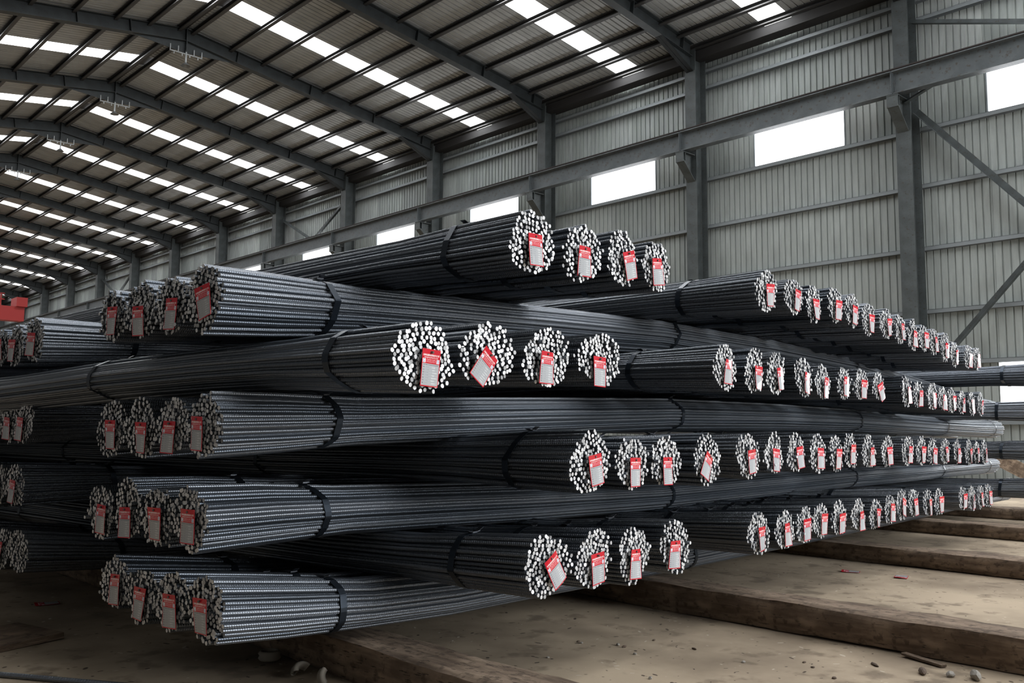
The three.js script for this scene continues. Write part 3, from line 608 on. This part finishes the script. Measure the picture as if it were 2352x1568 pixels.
// ------------------------------------------------------------------ things on the floor
{
  const g = new RoundedBoxGeometry(.4, .03, .38, 2, .004); const m = mesh('plank', g, std(.75, .72, .68, .9, 0, { map: rep(timberMap.clone(), .6, .3) })); m.position.set(1.28, .02, -4.93); m.rotation.set(.02, .3, .01);
  tag(m, 'short flat grey board lying on the floor by the rear group', 'board');
}
function looseTag(x, z, ry, label) { const m = mesh('loose_tag', tagGeos[0], tagMats); m.position.set(x, .006, z); m.rotation.set(-Math.PI / 2 + .03, 0, ry); tag(m, label, 'tag', 'red tags dropped on the floor'); }
looseTag(1.74, -5.81, 1.4, 'red tag fallen on the floor before the rear bundles');
looseTag(6.5, -3.28, .4, 'red tag fallen in the shadow between two sleepers');
looseTag(6.53, -2.92, 1.9, 'red tag fallen on lit floor between two sleepers');
{ // loose bar at the edge
  const L = 1.6, g = new THREE.CylinderGeometry(.011, .011, L, 16, 1); const uv = g.attributes.uv; for (let i = 0; i < uv.count; i++) uv.setY(i, uv.getY(i) * L / .026);
  const m = mesh('loose_bar', g, barMats[1]); m.rotation.set(0, 0, Math.PI / 2); m.rotation.order = 'YXZ'; m.rotation.y = -1.01; m.position.set(1.3, .012, -3.95);
  tag(m, 'single ribbed steel bar lying loose on the floor', 'rebar');
}
function ringPiece(x, z, arc, rx, ry, label) {                      // broken bits of a cast collar
  const pr = []; for (const [r, y] of [[.028, 0], [.042, .002], [.05, .012], [.044, .022], [.05, .032], [.043, .042], [.028, .044], [.028, 0]]) pr.push(new THREE.Vector2(r, y));
  const g = new THREE.LatheGeometry(pr, 28, 0, arc); const m = mesh('collar_piece', g, new THREE.MeshStandardMaterial({ color: 0x9c958a, roughness: .75, side: THREE.DoubleSide })); m.position.set(x, .004, z); m.rotation.set(rx, ry, 0); tag(m, label, 'debris', 'pieces of a grey cast collar by the sleeper'); return m;
}
ringPiece(2.06, -3.76, 6.283, 0, 0, 'whole grey cast collar standing beside the sleeper');
ringPiece(2.03, -3.44, 2.3, .9, 2.2, 'curved broken piece of grey collar nearest the whole collar');
ringPiece(2.06, -3.29, 1.7, 1.1, 3.6, 'small broken piece of grey collar against the sleeper side').position.y = .014;
function pebble(name, x, z, a, b, c, mat, label, cat, grp, rot = 0) {
  const g = new THREE.IcosahedronGeometry(1, 1), p = g.attributes.position, r = (X, Y, Z) => Math.sin(X * 5.1 + x * 37) * Math.sin(Y * 4.3 + z * 23) * Math.sin(Z * 6.1 + x * 11);
  for (let i = 0; i < p.count; i++) { const k = 1 + .22 * r(p.getX(i), p.getY(i), p.getZ(i)); p.setXYZ(i, p.getX(i) * a * k, p.getY(i) * b * k, p.getZ(i) * c * k); }
  g.computeVertexNormals(); const m = mesh(name, g, mat); m.position.set(x, b * .8, z); m.rotation.y = rot; tag(m, label, cat, grp);
}
pebble('stone', 4.09, -1.53, .045, .022, .02, M.stone, 'pale broken stone near the long sleeper', 'stone', 'stones on the floor', .6);
pebble('stone', 4.06, -1.62, .024, .013, .017, M.stone, 'small rounded stone beside the pale broken stone', 'stone', 'stones on the floor');
pebble('wood_chip', 4.02, -1.72, .045, .014, .016, M.chip, 'dark chunk of wood on the floor near the stones', 'wood chip', 'wood chips on the floor', .5);
pebble('wood_chip', 4.0, -1.92, .034, .006, .009, M.chip, 'thin dark wood splinter on the dusty floor', 'wood chip', 'wood chips on the floor', .9);
{ const m = mesh('wood_lath', new RoundedBoxGeometry(.22, .012, .035, 1, .003), M.timber); m.position.set(4.22, .012, -1.8); m.rotation.set(0, 1.25, .03); tag(m, 'thin flat lath lying along the foot of the long sleeper', 'lath'); }
{
  const r = mul(5150);
  for (let k = 0; k < 26; k++) { const x = 2.6 + r() * 1.3, z = -1.3 - r() * 1.9; pebble('grit', x, z, .006 + r() * .012, .003 + r() * .004, .004 + r() * .006, r() < .6 ? M.chip : M.stone, 'tiny crumb of grit on the dusty floor', 'grit', 'crumbs of grit on the floor', r() * 6); }
}
{ const m = mesh('leaning_board', new RoundedBoxGeometry(.3, 1.3, .05, 1, .006), M.timber); m.position.set(20.7, .42, -6.95); m.rotation.set(0, -1.2, 1.05); tag(m, 'brown timber board leaning low against the ribbed wall', 'board'); }
// outside the low opening: pale curved canopy
{
  const sh = new THREE.Shape(); sh.moveTo(-1.6, 0); sh.lineTo(-1.6, 1.3); sh.quadraticCurveTo(0, 2.4, 1.6, 1.3); sh.lineTo(1.6, 0); sh.closePath();
  const g = new THREE.ExtrudeGeometry(sh, { depth: 5, bevelEnabled: false }); g.rotateY(Math.PI / 2);
  const m = mesh('yard_canopy', g, std(.55, .58, .72, .7)); m.position.set(XW + 5, -.02, -4.6); tag(m, 'pale blue curved cover standing in the yard outside', 'cover');
}
// turn the whole place so that the stack, not the hall, lies along the axes
{
  const axis = new THREE.Vector3(0, 1, 0), q = new THREE.Quaternion().setFromAxisAngle(axis, -TH);
  for (const o of [camera, ...scene.children]) { o.position.applyAxisAngle(axis, -TH); o.quaternion.premultiply(q); }
}
renderer.render(scene, camera);
